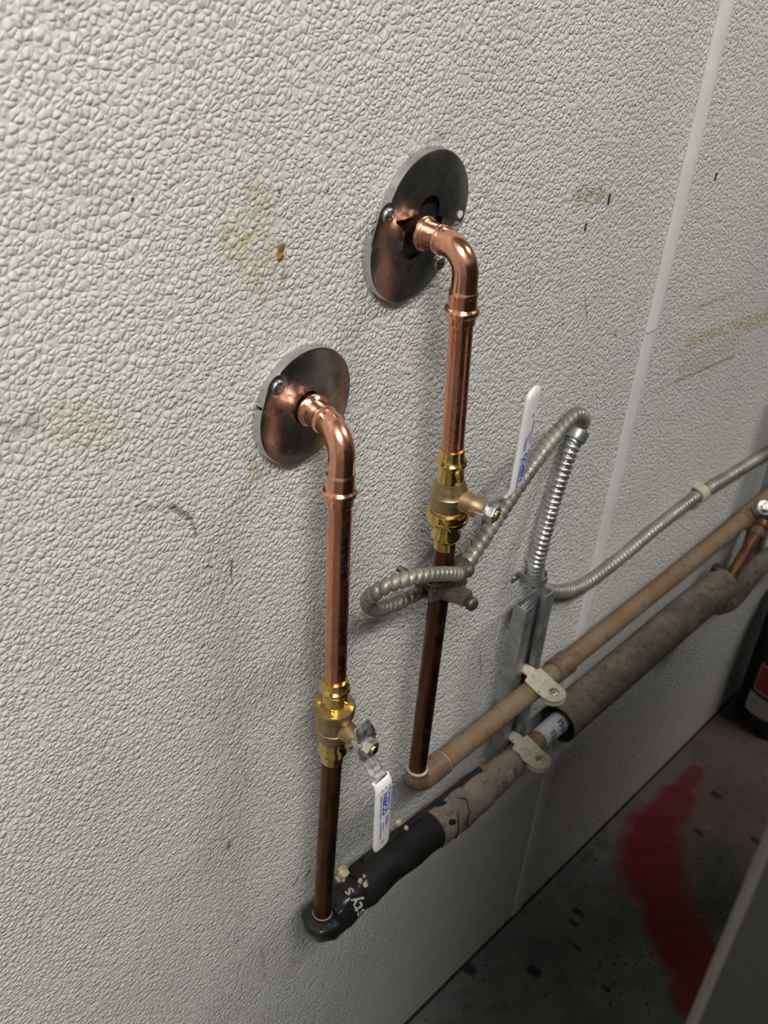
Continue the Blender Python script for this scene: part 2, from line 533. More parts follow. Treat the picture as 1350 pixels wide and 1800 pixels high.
# ------------------------------------------------------------------ room
X0, X1, Y1, ZC = -3.0, 4.2, -3.2, 3.45
tag(MB().box((X0, Y1, -0.05), (X1, 0.06, 0)).build('floor', M['floor'], smooth=False), kind='structure', label='dark grey painted concrete floor with a worn red patch')
tag(MB().box((X0, Y1, ZC), (X1, 0.06, ZC + 0.05)).build('ceiling', M['room'], smooth=False), kind='structure')
tag(MB().box((X0 - 0.05, Y1, 0), (X0, 0.06, ZC)).build('wall_left', M['room'], smooth=False), kind='structure')
tag(MB().box((X1, Y1, 0), (X1 + 0.05, 0.06, ZC)).build('wall_right', M['room'], smooth=False), kind='structure')
tag(MB().box((X0, Y1 - 0.05, 0), (X1, Y1, ZC)).build('wall_front', M['room'], smooth=False), kind='structure')
SX0, SX1 = 0.625, 0.658
wb = thing('wall_back', (0, 0, 0), 'white embossed metal panel wall with brown stains', 'wall')
del wb['category']
wb['kind'] = 'structure'
MB().box((X0, 0, 0.006), (SX0 + 0.003, 0.05, ZC)).build('panel', M['wall'], wb, smooth=False)
MB().box((SX1 - 0.003, 0, 0.006), (X1, 0.05, ZC)).build('panel', M['wall_far'], wb, smooth=False)


def trim_piece(name, z0, z1, th):
    pr = [(SX0, 0.0), (SX0 + 0.0004, -th * 0.7), (SX0 + 0.002, -th), (SX0 + 0.021, -th), (SX0 + 0.026, -th * 0.8), (SX0 + 0.030, -th * 0.4), (SX1, 0.0)]
    m = MB()
    m.rings([[V((x, y, z0)) for x, y in pr], [V((x, y, z1)) for x, y in pr]])
    return tag(m.build(name, M['trim'], ang=50), kind='structure')


ZJ = wy(1146, 577).z
trim_piece('trim_1', ZJ, ZC, 0.0050)
trim_piece('trim_2', 0.006, ZJ, 0.0022)
tag(MB().box((X0, -0.004, 0.0), (X1, 0.0, 0.007)).build('base_strip_back', M['dark_gap'], smooth=False), kind='structure')  # thin dark strip along the foot of the wall

# ceiling fixtures over the aisle; the second is an added, unseen fill light
def fixture(xc, yc, label, power):
    lf = thing('ceiling_light', (xc, yc, ZC), label, 'lamp', 'ceiling light fixtures')
    MB().box((xc - 0.62, yc - 0.17, ZC - 0.06), (xc + 0.62, yc + 0.17, ZC)).build('housing', M['trim'], lf, bevel=0.004)
    MB().box((xc - 0.59, yc - 0.14, ZC - 0.068), (xc + 0.59, yc + 0.14, ZC - 0.0605)).build('diffuser', emit('lit_diffuser', (1.0, 0.975, 0.93), power), lf, smooth=False)


fixture(-1.15, -1.45, 'white ceiling light fixture behind and left of the camera', LAMP_POWER)
fixture(1.85, -1.45, 'added unseen fill light, as a white ceiling fixture further along the aisle', LAMP_POWER * 0.45)

# ------------------------------------------------------------------ pipe axes
DP = 0.0666
P1 = V((0.0025, -DP, 0.70))                 # bottom of the left riser
P1a = V((0.0015, -DP, 0.980))               # lower end of its valve
P1b = V((-0.0013, -DP, 1.1005))             # upper end of its valve
P1c = V((-0.0105, -0.0655, 1.345))          # press bead of its elbow
P1k = V((-0.0085, -0.0640, 1.3915))         # elbow corner
P1s = V((0.0, -0.0135, 1.3918))
P2 = V((0.1585, -DP, 0.835))
P2a = V((0.1560, -DP, 1.190))
P2b = V((0.1470, -DP, 1.3155))
P2c = V((0.1345, -DP, 1.478))
P2k = V((0.1325, -DP, 1.5245))
P2s = V((0.1300, -0.0140, 1.5245))
RT = 0.0111


# ------------------------------------------------------------------ split escutcheon plates
def half_plate(m, cx, cz, a0, a1, t, R=0.056, hole=0.0150, seg=36):
    """shallow dished half ring standing on the wall"""
    prof = [(hole, t - 0.0012), (hole, t), (R * 0.5, t + 0.0006), (R - 0.003, t), (R - 0.0008, t - 0.0008), (R, t - 0.003), (R + 0.0004, 0.0), (R - 0.0014, 0.0), (R - 0.0014, t - 0.0025)]
    rg = []
    for k in range(seg + 1):
        a = math.radians(a0 + (a1 - a0) * k / seg)
        rg.append([V((cx + r * math.cos(a), -h, cz + r * math.sin(a))) for r, h in prof])
    return m.rings(rg)


def tab(m, c, dirv, L, wdt, t0, th):
    """a rounded tongue lying on a plate"""
    d = V((dirv[0], 0, dirv[1])).normalized()
    n = V((-d.z, 0, d.x))
    out = [(-0.5 * L, -0.032), (-0.013, -0.030), (-0.006, -0.0145), (0, -wdt)] + [(wdt * math.sin(PI * k / 14), -wdt * math.cos(PI * k / 14)) for k in range(1, 14)] + [(0, wdt), (-0.5 * L, wdt)]
    Mx = Matrix(((d.x, n.x, 0, c[0]), (0, 0, -1, -t0), (d.z, n.z, 0, c[1]), (0, 0, 0, 1)))
    return m.prism(out, Mx, th)


def screw(parent, c, axis, r, mat, slot='cross', name='screw'):
    m = MB()
    m.lathe([(0, r), (r * 0.16, r), (r * 0.30, r * 0.88), (r * 0.40, r * 0.6), (r * 0.44, r * 0.3), (r * 0.45, 0.0001)], c, axis, 24)
    o = m.build(name, mat, parent, ang=50)
    A = V(axis).normalized()
    X = V((0.8, 0, 0.6)) if abs(A.y) > 0.5 else V((0.9, 0.43, 0))
    X = (X - A * X.dot(A)).normalized()
    Y = A.cross(X)
    g = MB()
    for u, v in ((X, Y), (Y, X))[:2 if slot == 'cross' else 1]:
        Mx = Matrix(((u.x, v.x, A.x, c[0]), (u.y, v.y, A.y, c[1]), (u.z, v.z, A.z, c[2]), (0, 0, 0, 1)))
        k = 0.5 if slot == 'cross' else 0.85
        g.box((-r * k, -r * 0.12, r * 0.33), (r * k, r * 0.12, r * 0.47), Mx)
    g.build('slot', M['stamp'], o, smooth=False)
    return o


def escutcheon(label, up, lo, t, scr, tabs, a_up, a_lo):
    e = thing('escutcheon', (lo[0], 0, lo[1]), label, 'escutcheon', 'chrome split escutcheons on the wall')
    m = half_plate(MB(), up[0], up[1], a_up[0], a_up[1], t)
    m.build('half_plate', M['chrome'], e, ang=30)
    m = half_plate(MB(), lo[0], lo[1], a_lo[0], a_lo[1], t + 0.0014)
    m.build('half_plate', M['chrome'], e, ang=30)
    for c, dv, L, wdt in tabs:
        tab(MB(), c, dv, L, wdt, t + 0.0008, 0.0011).build('hinge_tab', M['chrome'], e, bevel=0.0004)
    for c in scr:
        screw(e, (c[0], -(t + 0.0022), c[1]), (0, -1, 0), 0.0072, M['zinc'])
    return e


MB().lathe([(0, 0.025), (0.0006, 0.0249)], (0.0, -0.0001, 1.3915), (0, -1, 0), 24).build('pipe_hole', M['black'], wb)
MB().lathe([(0, 0.040), (0.0006, 0.0399)], (0.136, -0.0001, 1.525), (0, -1, 0), 24).build('pipe_hole', M['black'], wb)
s1 = wy(492, 683, 0.014)
escutcheon('round chrome split plate around the lower left copper elbow', (0.0005, 1.3915), (-0.0005, 1.3903), 0.0095, [(s1.x, s1.z), (0.040, 1.362)], [((s1.x, s1.z), (0.29, 0.956), 0.054, 0.0115)], (-22, 161.5), (162.5, 346))
s2 = wy(686, 381, 0.014)
s2b = wy(774, 463, 0.013)
escutcheon('round chrome split plate with halves pulled apart around the upper copper elbow', (0.1450, 1.5380), (0.1255, 1.5135), 0.0095, [(s2.x, s2.z), (s2b.x, s2b.z)], [((s2.x, s2.z), (0.29, 0.956), 0.056, 0.0115)], (-24, 178), (164, 348))
esc2 = bpy.data.objects['escutcheon.001']
h2 = wy(812, 378, 0.012)
MB().lathe([(0, 0.0036), (0.0004, 0.0036)], (h2.x, -0.0099, h2.z), (0, -1, 0), 16).build('screw_hole', M['trim'], esc2)


# ------------------------------------------------------------------ copper risers with press elbows
def fitting_profile(T):
    """radius of a press fitting at distance T (m) from its open end"""
    R = RT
    pts = [(0.0, 1.10), (0.0012, 1.15), (0.0085, 1.15), (0.0095, 1.24), (0.0112, 1.40), (0.0130, 1.45), (0.0150, 1.42), (0.0168, 1.28), (0.0180, 1.18), (0.0280, 1.18), (0.0295, 1.215), (0.0315, 1.20), (0.0340, 1.09), (0.05, 1.07)]
    if T <= 0:
        return pts[0][1] * R
    for (a, ra), (b, rb) in zip(pts, pts[1:]):
        if T <= b:
            return R * (ra + (rb - ra) * (T - a) / (b - a))
    return R * 1.07


def riser(label, lo, hi, k, s, rb=0.024):
    th = thing('copper_riser', lo, label, 'pipe', 'new copper risers')
    MB().tube([lo, lo.lerp(hi, 0.5), hi], RT, 32).build('copper_tube', M['copper_tube'], th)
    # elbow path: wall stub -> bend -> down leg
    dn = (hi - k).normalized()
    ot = (s - k).normalized()
    a = k + ot * rb
    b = k + dn * rb
    cen = k + ot * rb + dn * rb
    path, T = [], []
    L1 = (s - a).length
    L2 = 0.047
    n1 = 60
    for i in range(n1 + 1):
        path.append(s.lerp(a, i / n1))
    nb = 30
    for i in range(1, nb):
        q = PI / 2 * i / nb
        path.append(cen - dn * rb * math.cos(q) - ot * rb * math.sin(q))
    n2 = 80
    for i in range(n2 + 1):
        path.append(b + dn * (L2 * i / n2))
    tot = [0.0]
    for p, q in zip(path, path[1:]):
        tot.append(tot[-1] + (q - p).length)
    rad = []
    for q in tot:
        e0 = q + 0.0085
        e1 = tot[-1] - q
        rad.append(max(fitting_profile(e1), 1.07 * RT) if e1 < e0 else fitting_profile(max(e0, 0.0005)))
    el = MB().tube(path, rad, 40).build('press_elbow', M['copper_new'], th, ang=60)
    # stamped ticks round the collar of the fitting
    e = path[-1]
    X = V((1, 0, 0))
    Yv = dn.cross(X).normalized()
    X = Yv.cross(dn)
    m = MB()
    for i in range(18):
        q = 2 * PI * i / 18
        rv = X * math.cos(q) + Yv * math.sin(q)
        tv = dn.cross(rv)
        Mx = Matrix(((rv.x, tv.x, dn.x, 0), (rv.y, tv.y, dn.y, 0), (rv.z, tv.z, dn.z, 0), (0, 0, 0, 1)))
        Mx.translation = e - dn * 0.0048 + rv * (RT * 1.15)
        m.box((-0.0004, -0.0005, -0.0026), (0.00015, 0.0005, 0.0026), Mx)
    m.build('crimp_marks', M['copper_tube'], el, smooth=False)
    MB().tube([s + V((0, 0.03, 0)), s, s.lerp(k, 0.15)], RT, 24).build('wall_stub', M['copper_tube'], th)
    return th


riser('bright copper pipe with elbow dropping from the lower left wall plate', P1b - (P1c - P1b).normalized() * 0.004, P1c, P1k, P1s)
riser('bright copper pipe with elbow dropping from the upper wall plate', P2b - (P2c - P2b).normalized() * 0.004, P2c, P2k, P2s)


# ------------------------------------------------------------------ ball valves
def lever_outline():
    """centre line of the lever from the stem: (distance along lever, outward offset, half width)"""
    return [(-0.025, -0.0085, 0.0100), (-0.018, -0.0055, 0.0125), (-0.011, -0.0010, 0.0135), (-0.006, 0.0, 0.0135), (0.0, 0.0, 0.0132), (0.010, 0.0, 0.0110), (0.015, 0.0008, 0.0098), (0.019, 0.004, 0.0095), (0.033, 0.0205, 0.0095), (0.036, 0.0240, 0.0095), (0.041, 0.0258, 0.0095)]


def ball_valve(label, A, B, flip, stem_z, yaw, grip_tilt):
    """A lower end, B upper end; flip = body the other way up with its lever pointing up"""
    v = thing('ball_valve', A, label, 'valve', 'brass ball valves')
    ax = (B - A).normalized()
    L = (B - A).length
    O, D = (B, -ax) if not flip else (A, ax)
    R = RT
    # press ends (seen from the big-cap end O): cap end, body, tail end
    MB().lathe([(0, R * 1.03), (0, R * 1.2), (0.009, R * 1.2), (0.0095, R * 1.24), (0.0115, R * 1.42), (0.0145, R * 1.44), (0.017, R * 1.30), (0.019, R * 1.20), (0.027, R * 1.18), (0.030, R * 1.25), (0.038, R * 1.25)] if not flip else
               [(0, R * 1.03), (0, R * 1.12), (0.009, R * 1.12), (0.0125, R * 1.16), (0.015, R * 1.40), (0.019, R * 1.42), (0.0225, R * 1.22), (0.031, R * 1.20), (0.038, R * 1.3)], O, D, 12 if not flip else 36).build('press_end', M['brass'], v, ang=25 if not flip else 40)
    MB().lathe([(0.0365, R * 1.2), (0.0370, R * 1.90), (0.0382, R * 1.98), (0.0420, R * 1.98), (0.0424, R * 1.92), (0.0500, R * 1.92), (0.0512, R * 1.86), (0.0515, R * 1.7)], O, D, 40).build('end_cap', M['brass'] if flip else M['brass_cast'], v, ang=40)
    s0 = 0.0512
    MB().lathe([(s0, R * 1.5), (s0, R * 1.72), (s0 + 0.003, R * 1.78), (s0 + 0.0034, R * 1.72), (s0 + 0.016, R * 1.76), (s0 + 0.0163, R * 1.80), (s0 + 0.021, R * 1.78), (s0 + 0.0216, R * 1.70), (s0 + 0.027, R * 1.60), (s0 + 0.032, R * 1.44), (s0 + 0.035, R * 1.32), (s0 + 0.037, R * 1.3)], O, D, 40).build('body', M['brass_cast'], v, ang=50)
    e = L
    MB().lathe([(s0 + 0.034, R * 1.2), (s0 + 0.036, R * 1.30), (s0 + 0.042, R * 1.25), (e - 0.024, R * 1.20), (e - 0.0205, R * 1.28), (e - 0.018, R * 1.42), (e - 0.0145, R * 1.42), (e - 0.0120, R * 1.22), (e - 0.010, R * 1.12), (e, R * 1.12), (e, R * 1.03)], O, D, 36).build('press_end', M['brass'], v, ang=40)
    # wrench lugs on the cap
    X = V((1, 0, 0))
    X = (X - D * X.dot(D)).normalized()
    Y = D.cross(X)
    m = MB()
    for i in range(4):
        q = PI / 4 + PI / 2 * i + 0.15
        rv = X * math.cos(q) + Y * math.sin(q)
        tv = D.cross(rv)
        Mx = Matrix(((rv.x, tv.x, D.x, 0), (rv.y, tv.y, D.y, 0), (rv.z, tv.z, D.z, 0), (0, 0, 0, 1)))
        Mx.translation = O + D * 0.0355 + rv * R * 1.52
        MB().box((-0.0032, -0.0018, -0.002), (0.0032, 0.0018, 0.0025), Mx).build('wrench_lug', M['brass'], v, bevel=0.0004)
    # stem side
    c = A.lerp(B, (stem_z - A.z) / (B.z - A.z))
    n = V((math.sin(yaw), -math.cos(yaw), 0))
    h = V((0, 0, 1 if flip else -1))
    tx = n.cross(h) * -1.0
    MB().lathe([(0.0, 0.0125), (0.026, 0.0105), (0.033, 0.0100), (0.035, 0.0092), (0.0435, 0.0088)], c, n, 28).build('stem_boss', M['brass_cast'], v, ang=40)
    for sx in (-1, 1):
        Mx = Matrix(((tx.x, h.x, n.x, 0), (tx.y, h.y, n.y, 0), (tx.z, h.z, n.z, 0), (0, 0, 0, 1)))
        Mx.translation = c + n * 0.0335 + tx * sx * 0.0125
        MB().box((-0.0035, -0.0035, -0.003), (0.0035, 0.0035, 0.0035), Mx).build('stop_lug', M['brass_cast'], v, bevel=0.0008)
    h0 = 0.0455                                  # lever plane above the pipe axis
    hl = (h + tx * grip_tilt).normalized()
    tl = n.cross(hl) * -1.0
    th = 0.0026
    pr = lever_outline()
    rg = []
    for i, (s_, o_, w_) in enumerate(pr):
        a_, b_ = pr[max(i - 1, 0)], pr[min(i + 1, len(pr) - 1)]
        tg = (hl * (b_[0] - a_[0]) + n * (b_[1] - a_[1])).normalized()
        nn = tl.cross(tg)
        if nn.dot(n) < 0:
            nn = -nn
        cc = c + n * (h0 + o_) + hl * s_
        rg.append([cc + tl * w_ + nn * th / 2, cc - tl * w_ + nn * th / 2, cc - tl * w_ - nn * th / 2, cc + tl * w_ - nn * th / 2])
    lv = MB().rings(rg).build('lever', M['steel'], v, bevel=0.0005, ang=30)
    # stop ears folded down at the hub
    for sx in (-1, 1):
        Mx = Matrix(((tl.x, hl.x, n.x, 0), (tl.y, hl.y, n.y, 0), (tl.z, hl.z, n.z, 0), (0, 0, 0, 1)))
        Mx.translation = c + n * h0
        MB().box((sx * 0.0125 - 0.0013, -0.011, -0.009), (sx * 0.0125 + 0.0013, 0.004, 0.001), Mx).build('stop_ear', M['steel'], lv, bevel=0.0004)
    # vinyl grip: flattened rounded tube
    g0, g1 = 0.034, 0.157 if flip else 0.142
    st = c + n * (h0 + 0.0242)
    rg = []
    N = 30
    for i in range(N + 1):
        u = i / N
        s_ = g0 + (g1 - g0) * u
        off = 0.0016 + 0.004 * u - (0.0042 * (1 - u / 0.07) if u < 0.07 else 0)
        wd = 0.0124
        tk = 0.0031
        dist_end = (1 - u) * (g1 - g0)
        if dist_end < 0.0124:
            q = 1 - dist_end / 0.0124
            kk = math.sqrt(max(1 - q * q, 0.0))
            wd *= max(kk ** 0.6, 0.06)
            tk *= max(kk ** 0.5, 0.2)
        cc = st + hl * s_ + n * off
        ring = []
        for k in range(20):
            q = 2 * PI * k / 20
            cx, sy = math.cos(q), math.sin(q)
            px = math.copysign(abs(cx) ** 0.45, cx) * wd
            py = math.copysign(abs(sy) ** 0.7, sy) * tk
            ring.append(cc + tl * px + n * py)
        rg.append(ring)
    gr = MB().rings(rg).build('grip', M['grip'], v, ang=60)
    gr['label'] = 'white vinyl grip'
    # print on the grip; text runs away from the stem, letter tops to the side

    def put(vs, fs, s_at, across, lift=0.0003, target=None, mat=None, name='lettering', par=None, base=None):
        m = MB()
        pts = []
        for a, b in vs:
            s_ = s_at + a
            u = (s_ - g0) / (g1 - g0)
            o_ = 0.0242 + 0.0016 + 0.004 * u + 0.0031 + lift
            pts.append(c + n * (h0 + o_) + hl * s_ + up * (across + b))
        m.add(pts, fs)
        return m.build(name, mat, par, smooth=False)
    up = n.cross(hl)
    rows = [('PCFP600A-LF', 0.0060, 0.0042, 0.046, 0.00012), ('NIBCO', 0.0092, -0.0034, 0.050, 0.0004), ('AHEAD OF THE FLOW', 0.0036, -0.0078, 0.050, 0.00012)]
    for body, size, ac, s_at, bold in rows:
        vs, fs = text_mesh(body, size, bold)
        wdt = max(a for a, b in vs)
        want = {'PCFP600A-LF': 0.036, 'NIBCO': 0.034, 'AHEAD OF THE FLOW': 0.036}[body]
        vs = [(a * want / wdt, b) for a, b in vs]
        put(vs, fs, s_at, ac, mat=M['blue'], par=gr)
    # small illegible lines of print: short ink bars
    bars = MB()
    rnd = random.Random(4)
    for s_at, ac, ln in ((0.041, 0.0050, 0.003), (0.041, -0.0005, 0.003), (0.041, -0.0062, 0.003), (0.089, 0.0050, 0.014), (0.089, 0.0022, 0.016), (0.096, -0.0020, 0.011), (0.092, -0.0064, 0.026), (0.124, -0.0008, 0.003), (0.124, -0.0036, 0.003)):
        q = 0.0
        while q < ln:
            wl = rnd.uniform(0.0010, 0.0022)
            pts = []
            for a, b in ((0, 0), (wl, 0), (wl, 0.0016), (0, 0.0016)):
                s_ = s_at + q + a
                u = (s_ - g0) / (g1 - g0)
                pts.append(c + n * (h0 + 0.0242 + 0.0016 + 0.004 * u + 0.0031 + 0.0003) + hl * s_ + up * (ac + b))
            bars.add(pts, [(0, 1, 2, 3)])
            q += wl + 0.0004
    tag(bars.build('small_print', M['blue'], gr, smooth=False), kind='stuff')
    # dimple near the grip's end
    # stamped ON / OFF on the sloping steel neck
    for body, ac, s_at in (('OFF', 0.0018, 0.0190), ('ON', -0.0048, 0.0190)):
        vs, fs = text_mesh(body, 0.0048)
        tg = (hl * 0.014 + n * 0.0165).normalized()
        nn = tl.cross(tg)
        if nn.dot(n) < 0:
            nn = -nn
        o = c + n * (h0 + 0.004) + hl * 0.019 + nn * (th / 2 + 0.0002)
        MB().add([o + tg * (a + 0.001) + up * (ac + b) for a, b in vs], fs).build('stamped_lettering', M['stamp'], lv, smooth=False)
    # washer, hex nut and stem tip
    wz = h0 + th / 2
    MB().lathe([(wz, 0.0112), (wz + 0.0012, 0.0112), (wz + 0.0013, 0.010)], c, n, 24).build('washer', M['steel'], v, ang=40)
    MB().lathe([(wz + 0.0012, 0.0104), (wz + 0.0076, 0.0104), (wz + 0.0086, 0.0092)], c, n, 6, ref=h, rot=0.3).build('nut', M['steel'], v, smooth=False, bevel=0.0004)
    MB().lathe([(wz, 0.0048), (wz + 0.0102, 0.0048), (wz + 0.0110, 0.0040), (wz + 0.0109, 0.0001)], c, n, 20).build('stem', M['brass'], v, ang=40)
    return v


ball_valve('brass ball valve with its white lever pointing down, on the left pipe', P1a, P1b, False, 1.0365, 0.05, -0.02)
ball_valve('brass ball valve with its white lever pointing up, on the right pipe', P2a, P2b, True, 1.2570, 0.17, -0.05)

# ------------------------------------------------------------------ tarnished lower pipes
lp = thing('old_pipe', P1, 'dark tarnished copper pipe below the left valve, entering black insulation', 'pipe')
MB().tube([V((P1.x, P1.y, 0.672)), P1, P1a + V((0, 0, 0.005))], RT, 32).build('tube', M['copper_old'], lp)
MB().lathe([(0, 0.0112), (0.0003, 0.0120), (0.0009, 0.0120), (0.0012, 0.0112)], V((P1.x, P1.y, 0.7065)), (0, 0, 1), 32).build('solder_ring', M['solder'], lp)

ZH = 0.8160
RH = 0.0145
hp = thing('old_pipe', (P2.x, -DP, ZH), 'dark tarnished copper pipe below the right valve turning into a long dusty horizontal run', 'pipe')
MB().tube([V((P2.x + 0.0005, -DP, ZH + 0.02)), P2, P2a + V((0, 0, 0.005))], RT, 32).build('riser_tube', M['copper_old'], hp)
rb = 0.017
pth = [V((P2.x, -DP, ZH + 0.028 - i * 0.001)) for i in range(0, 11)]
pth += [V((P2.x + rb - rb * math.cos(q), -DP, ZH + rb - rb * math.sin(q))) for q in [PI / 2 * i / 16 for i in range(1, 16)]]
pth += [V((P2.x + rb + i * 0.002, -DP, ZH)) for i in range(0, 18)]
rr = [0.0133 + (0.0162 - 0.0133) * min(1, max(0, (i - 6) / 22)) for i in range(len(pth))]
MB().tube(pth, rr, 36).build('elbow', M['elbow_old'], hp, ang=60)
MB().lathe([(0, 0.0118), (0.0006, 0.0137), (0.0016, 0.0137), (0.0026, 0.0118)], pth[0] - V((0, 0, 0.001)), (0, 0, 1), 32).build('solder_ring', M['solder'], hp)
MB().lathe([(0, 0.0166), (0.0008, 0.0168), (0.0014, 0.0164), (0.002, 0.0148)], pth[-1] - V((0.001, 0, 0)), (1, 0, 0), 32).build('solder_ring', M['solder'], hp)
MB().tube([pth[-1] - V((0.01, 0, 0)), V((0.6, -DP, ZH)), V((1.03, -DP, ZH))], RH, 36).build('horizontal_tube', M['pipe_dusty'], hp)
MB().lathe([(0, RH), (0.0012, 0.0178), (0.028, 0.0180), (0.0312, 0.0186), (0.033, 0.0180), (0.034, RH)], V((0.4505, -DP, ZH)), (1, 0, 0), 32).build('coupling', M['elbow_old'], hp, ang=50)
MB().lathe([(0, RH), (0.001, 0.0170), (0.02, 0.0172), (0.035, 0.0172), (0.05, 0.0172), (0.36, 0.0170)], V((1.003, -DP, ZH)), (1, 0, 0), 32).build('coupling', M['pipe_dusty'], hp, ang=50)


# ------------------------------------------------------------------ insulation on the lower pipe
def wob(scale, amp, seed):
    return lambda P, k, dv: amp * noise.noise((P + dv * 0.03) * scale + V((seed, 0, seed * 2)))


ZL = 0.684
ins = thing('pipe_insulation', (0.0, -DP, ZL - 0.03), 'black foam insulation with dusty taped end wrapped along the lower left pipe', 'insulation')
# black wrapped elbow
pe = smooth_path([(P1.x, -DP, 0.703), (P1.x, -DP, 0.694), (P1.x + 0.004, -DP, 0.688), (0.022, -DP, ZL + 0.003), (0.05, -DP, ZL + 0.006), (0.075, -DP, ZL + 0.009)], 0.003)
re_ = [0.0245 + 0.002 * min(1, i / 8) for i in range(len(pe))]
re_[0] = 0.0215
wrap = MB().tube(pe, re_, 40, wobble=wob(55, 0.16, 3.1)).build('elbow_wrap', M['wrap'], ins, ang=70)
# black foam run
pf = smooth_path([(0.062, -DP, ZL + 0.008), (0.12, -DP, ZL + 0.010), (0.20, -DP, ZL + 0.004), (0.26, -DP, ZL)], 0.004)
MB().tube(pf, [0.0272 + 0.0008 * math.sin(i * 0.35) for i in range(len(pf))], 40, wobble=wob(26, 0.05, 1.7)).build('foam_sleeve', M['foam'], ins, ang=70)
# ridge of the slit seam along the top back of the foam
rid = [p + V((0, 0.012, 0.0235)) for p in pf[6:]] + [V((0.28, -DP + 0.012, ZL + 0.0225)), V((0.32, -DP + 0.010, ZL + 0.0235))]
MB().tube(rid, [0.0052 + 0.0012 * noise.noise(p * 60) for p in rid], 12).build('seam_ridge', M['foam'], ins, ang=70)
# taped dusty end with a ragged left edge, thinning towards the clamp
pt = smooth_path([(0.205, -DP, ZL + 0.004), (0.26, -DP, ZL), (0.30, -DP, ZL - 0.002), (0.34, -DP, ZL - 0.004), (0.375, -DP, ZL - 0.004), (0.395, -DP, ZL - 0.003)], 0.004)
n_ = len(pt)
rt_ = []
for i in range(n_):
    x = pt[i].x
    r = 0.0284
    if x > 0.31:
        r = 0.0284 + (0.0225 - 0.0284) * min(1, (x - 0.31) / 0.04)
    if x > 0.385:
        r *= 1 - 0.25 * (x - 0.385) / 0.01
    rt_.append(r)
MB().tube(pt, rt_, 44, wobble=wob(40, 0.10, 7.3)).build('tape_wrap', M['dust_wrap'], ins, ang=70)
# dark creases where the tape overlaps
for x0, am, rr_ in ((0.232, 0.010, 0.0011), (0.256, 0.012, 0.0013)):
    cr = []
    for k in range(28):
        a = math.radians(100 + 190 * k / 27)     # from the top round the front
        x = x0 + am * (0.5 * math.sin(k * 0.42) + 0.6 * noise.noise(V((k * 0.3, x0 * 50, 0))))
        rs = 0.0289
        cr.append(V((x, -DP + rs * math.cos(a), ZL + rs * math.sin(a))))
    MB().tube(cr, rr_, 6).build('tape_crease', M['foam'], ins)
# crumbs of old spray foam
for i, (px_, py_, d_, r_) in enumerate(((603, 1533, 0.062, 0.0085), (596, 1545, 0.058, 0.005), (633, 1548, 0.085, 0.0035), (642, 1555, 0.088, 0.004), (603, 1547, 0.064, 0.003), (701, 1446, 0.055, 0.0048), (714, 1455, 0.066, 0.0036), (640, 1540, 0.080, 0.0026))):
    p = wy(px_, py_, d_)
    m = MB()
    rg = []
    for j in range(9):
        t_ = PI * j / 8
        ring = []
        for k in range(12):
            dv = V((math.sin(t_) * math.cos(2 * PI * k / 12), math.sin(t_) * math.sin(2 * PI * k / 12), math.cos(t_)))
            ring.append(p + dv * max(r_ * 0.85 * (1 + 0.6 * noise.noise(dv * 2.1 + V((i * 3.3, 0, 0)))), 0.0001))
        rg.append(ring)
    m.rings(rg)
    m.build('foam_crumb', M['foam_bit'], ins, ang=60)


def wrap_text(body, size, bold, x0, a0, r, parent, mat, cz, name='lettering'):
    """lettering running up round a horizontal pipe, letter tops towards -x, laid on the parent's surface"""
    o0 = ORG[parent.name]
    tree = BVHTree.FromPolygons([v.co + o0 for v in parent.data.vertices], [tuple(p.vertices) for p in parent.data.polygons])
    vs, fs = text_mesh(body, size, bold)
    vs, fs = subdiv2d(vs, fs, 0.0025)
    pts = []
    for a, b in vs:
        q = a0 - a / r
        dv = V((0, math.cos(q), math.sin(q)))
        c = V((x0 - b, -DP, cz))
        hit = tree.ray_cast(c + dv * 0.08, -dv, 0.08)[0]
        pts.append((hit if hit else c + dv * r) + dv * 0.0006)
    return MB().add(pts, fs).build(name, mat, parent, smooth=False)


wrap_text("sty's", 0.024, 0.0003, 0.048, math.radians(182), 0.0270, wrap, M['white_ink'], ZL + 0.007)
tw = bpy.data.objects['tape_wrap']
wrap_text("ESI", 0.020, 0.0, 0.362, math.radians(185), 0.0255, tw, M['faint_ink'], ZL - 0.004)
wrap_text("FSI", 0.018, 0.0, 0.335, math.radians(175), 0.0275, tw, M['faint_ink'], ZL - 0.004)

# bare stretch through the clamp, with printed tape
bp = thing('bare_pipe', (0.36, -DP, ZL), 'short bare pipe with blue and white printed tape between the two insulated runs', 'pipe')
MB().tube([V((0.36, -DP, 0.681)), V((0.5, -DP, 0.680)), V((0.545, -DP, 0.680))], RH, 32).build('tube', M['pipe_dusty'], bp)
tp = MB().lathe([(0, RH), (0.0005, RH + 0.0012), (0.022, RH + 0.0018), (0.026, RH + 0.0010), (0.031, RH + 0.0018), (0.05, RH + 0.0016), (0.0505, RH)], V((0.452, -DP, 0.6803)), (1, 0, 0), 32).build('printed_tape', M['tape'], bp, ang=60)
wrap_text("FSI", 0.016, 0.0004, 0.474, math.radians(190), RH + 0.0026, tp, M['tape_ink'], 0.6803)
wrap_text("FSI", 0.016, 0.0004, 0.497, math.radians(170), RH + 0.0026, tp, M['tape_ink'], 0.6803)

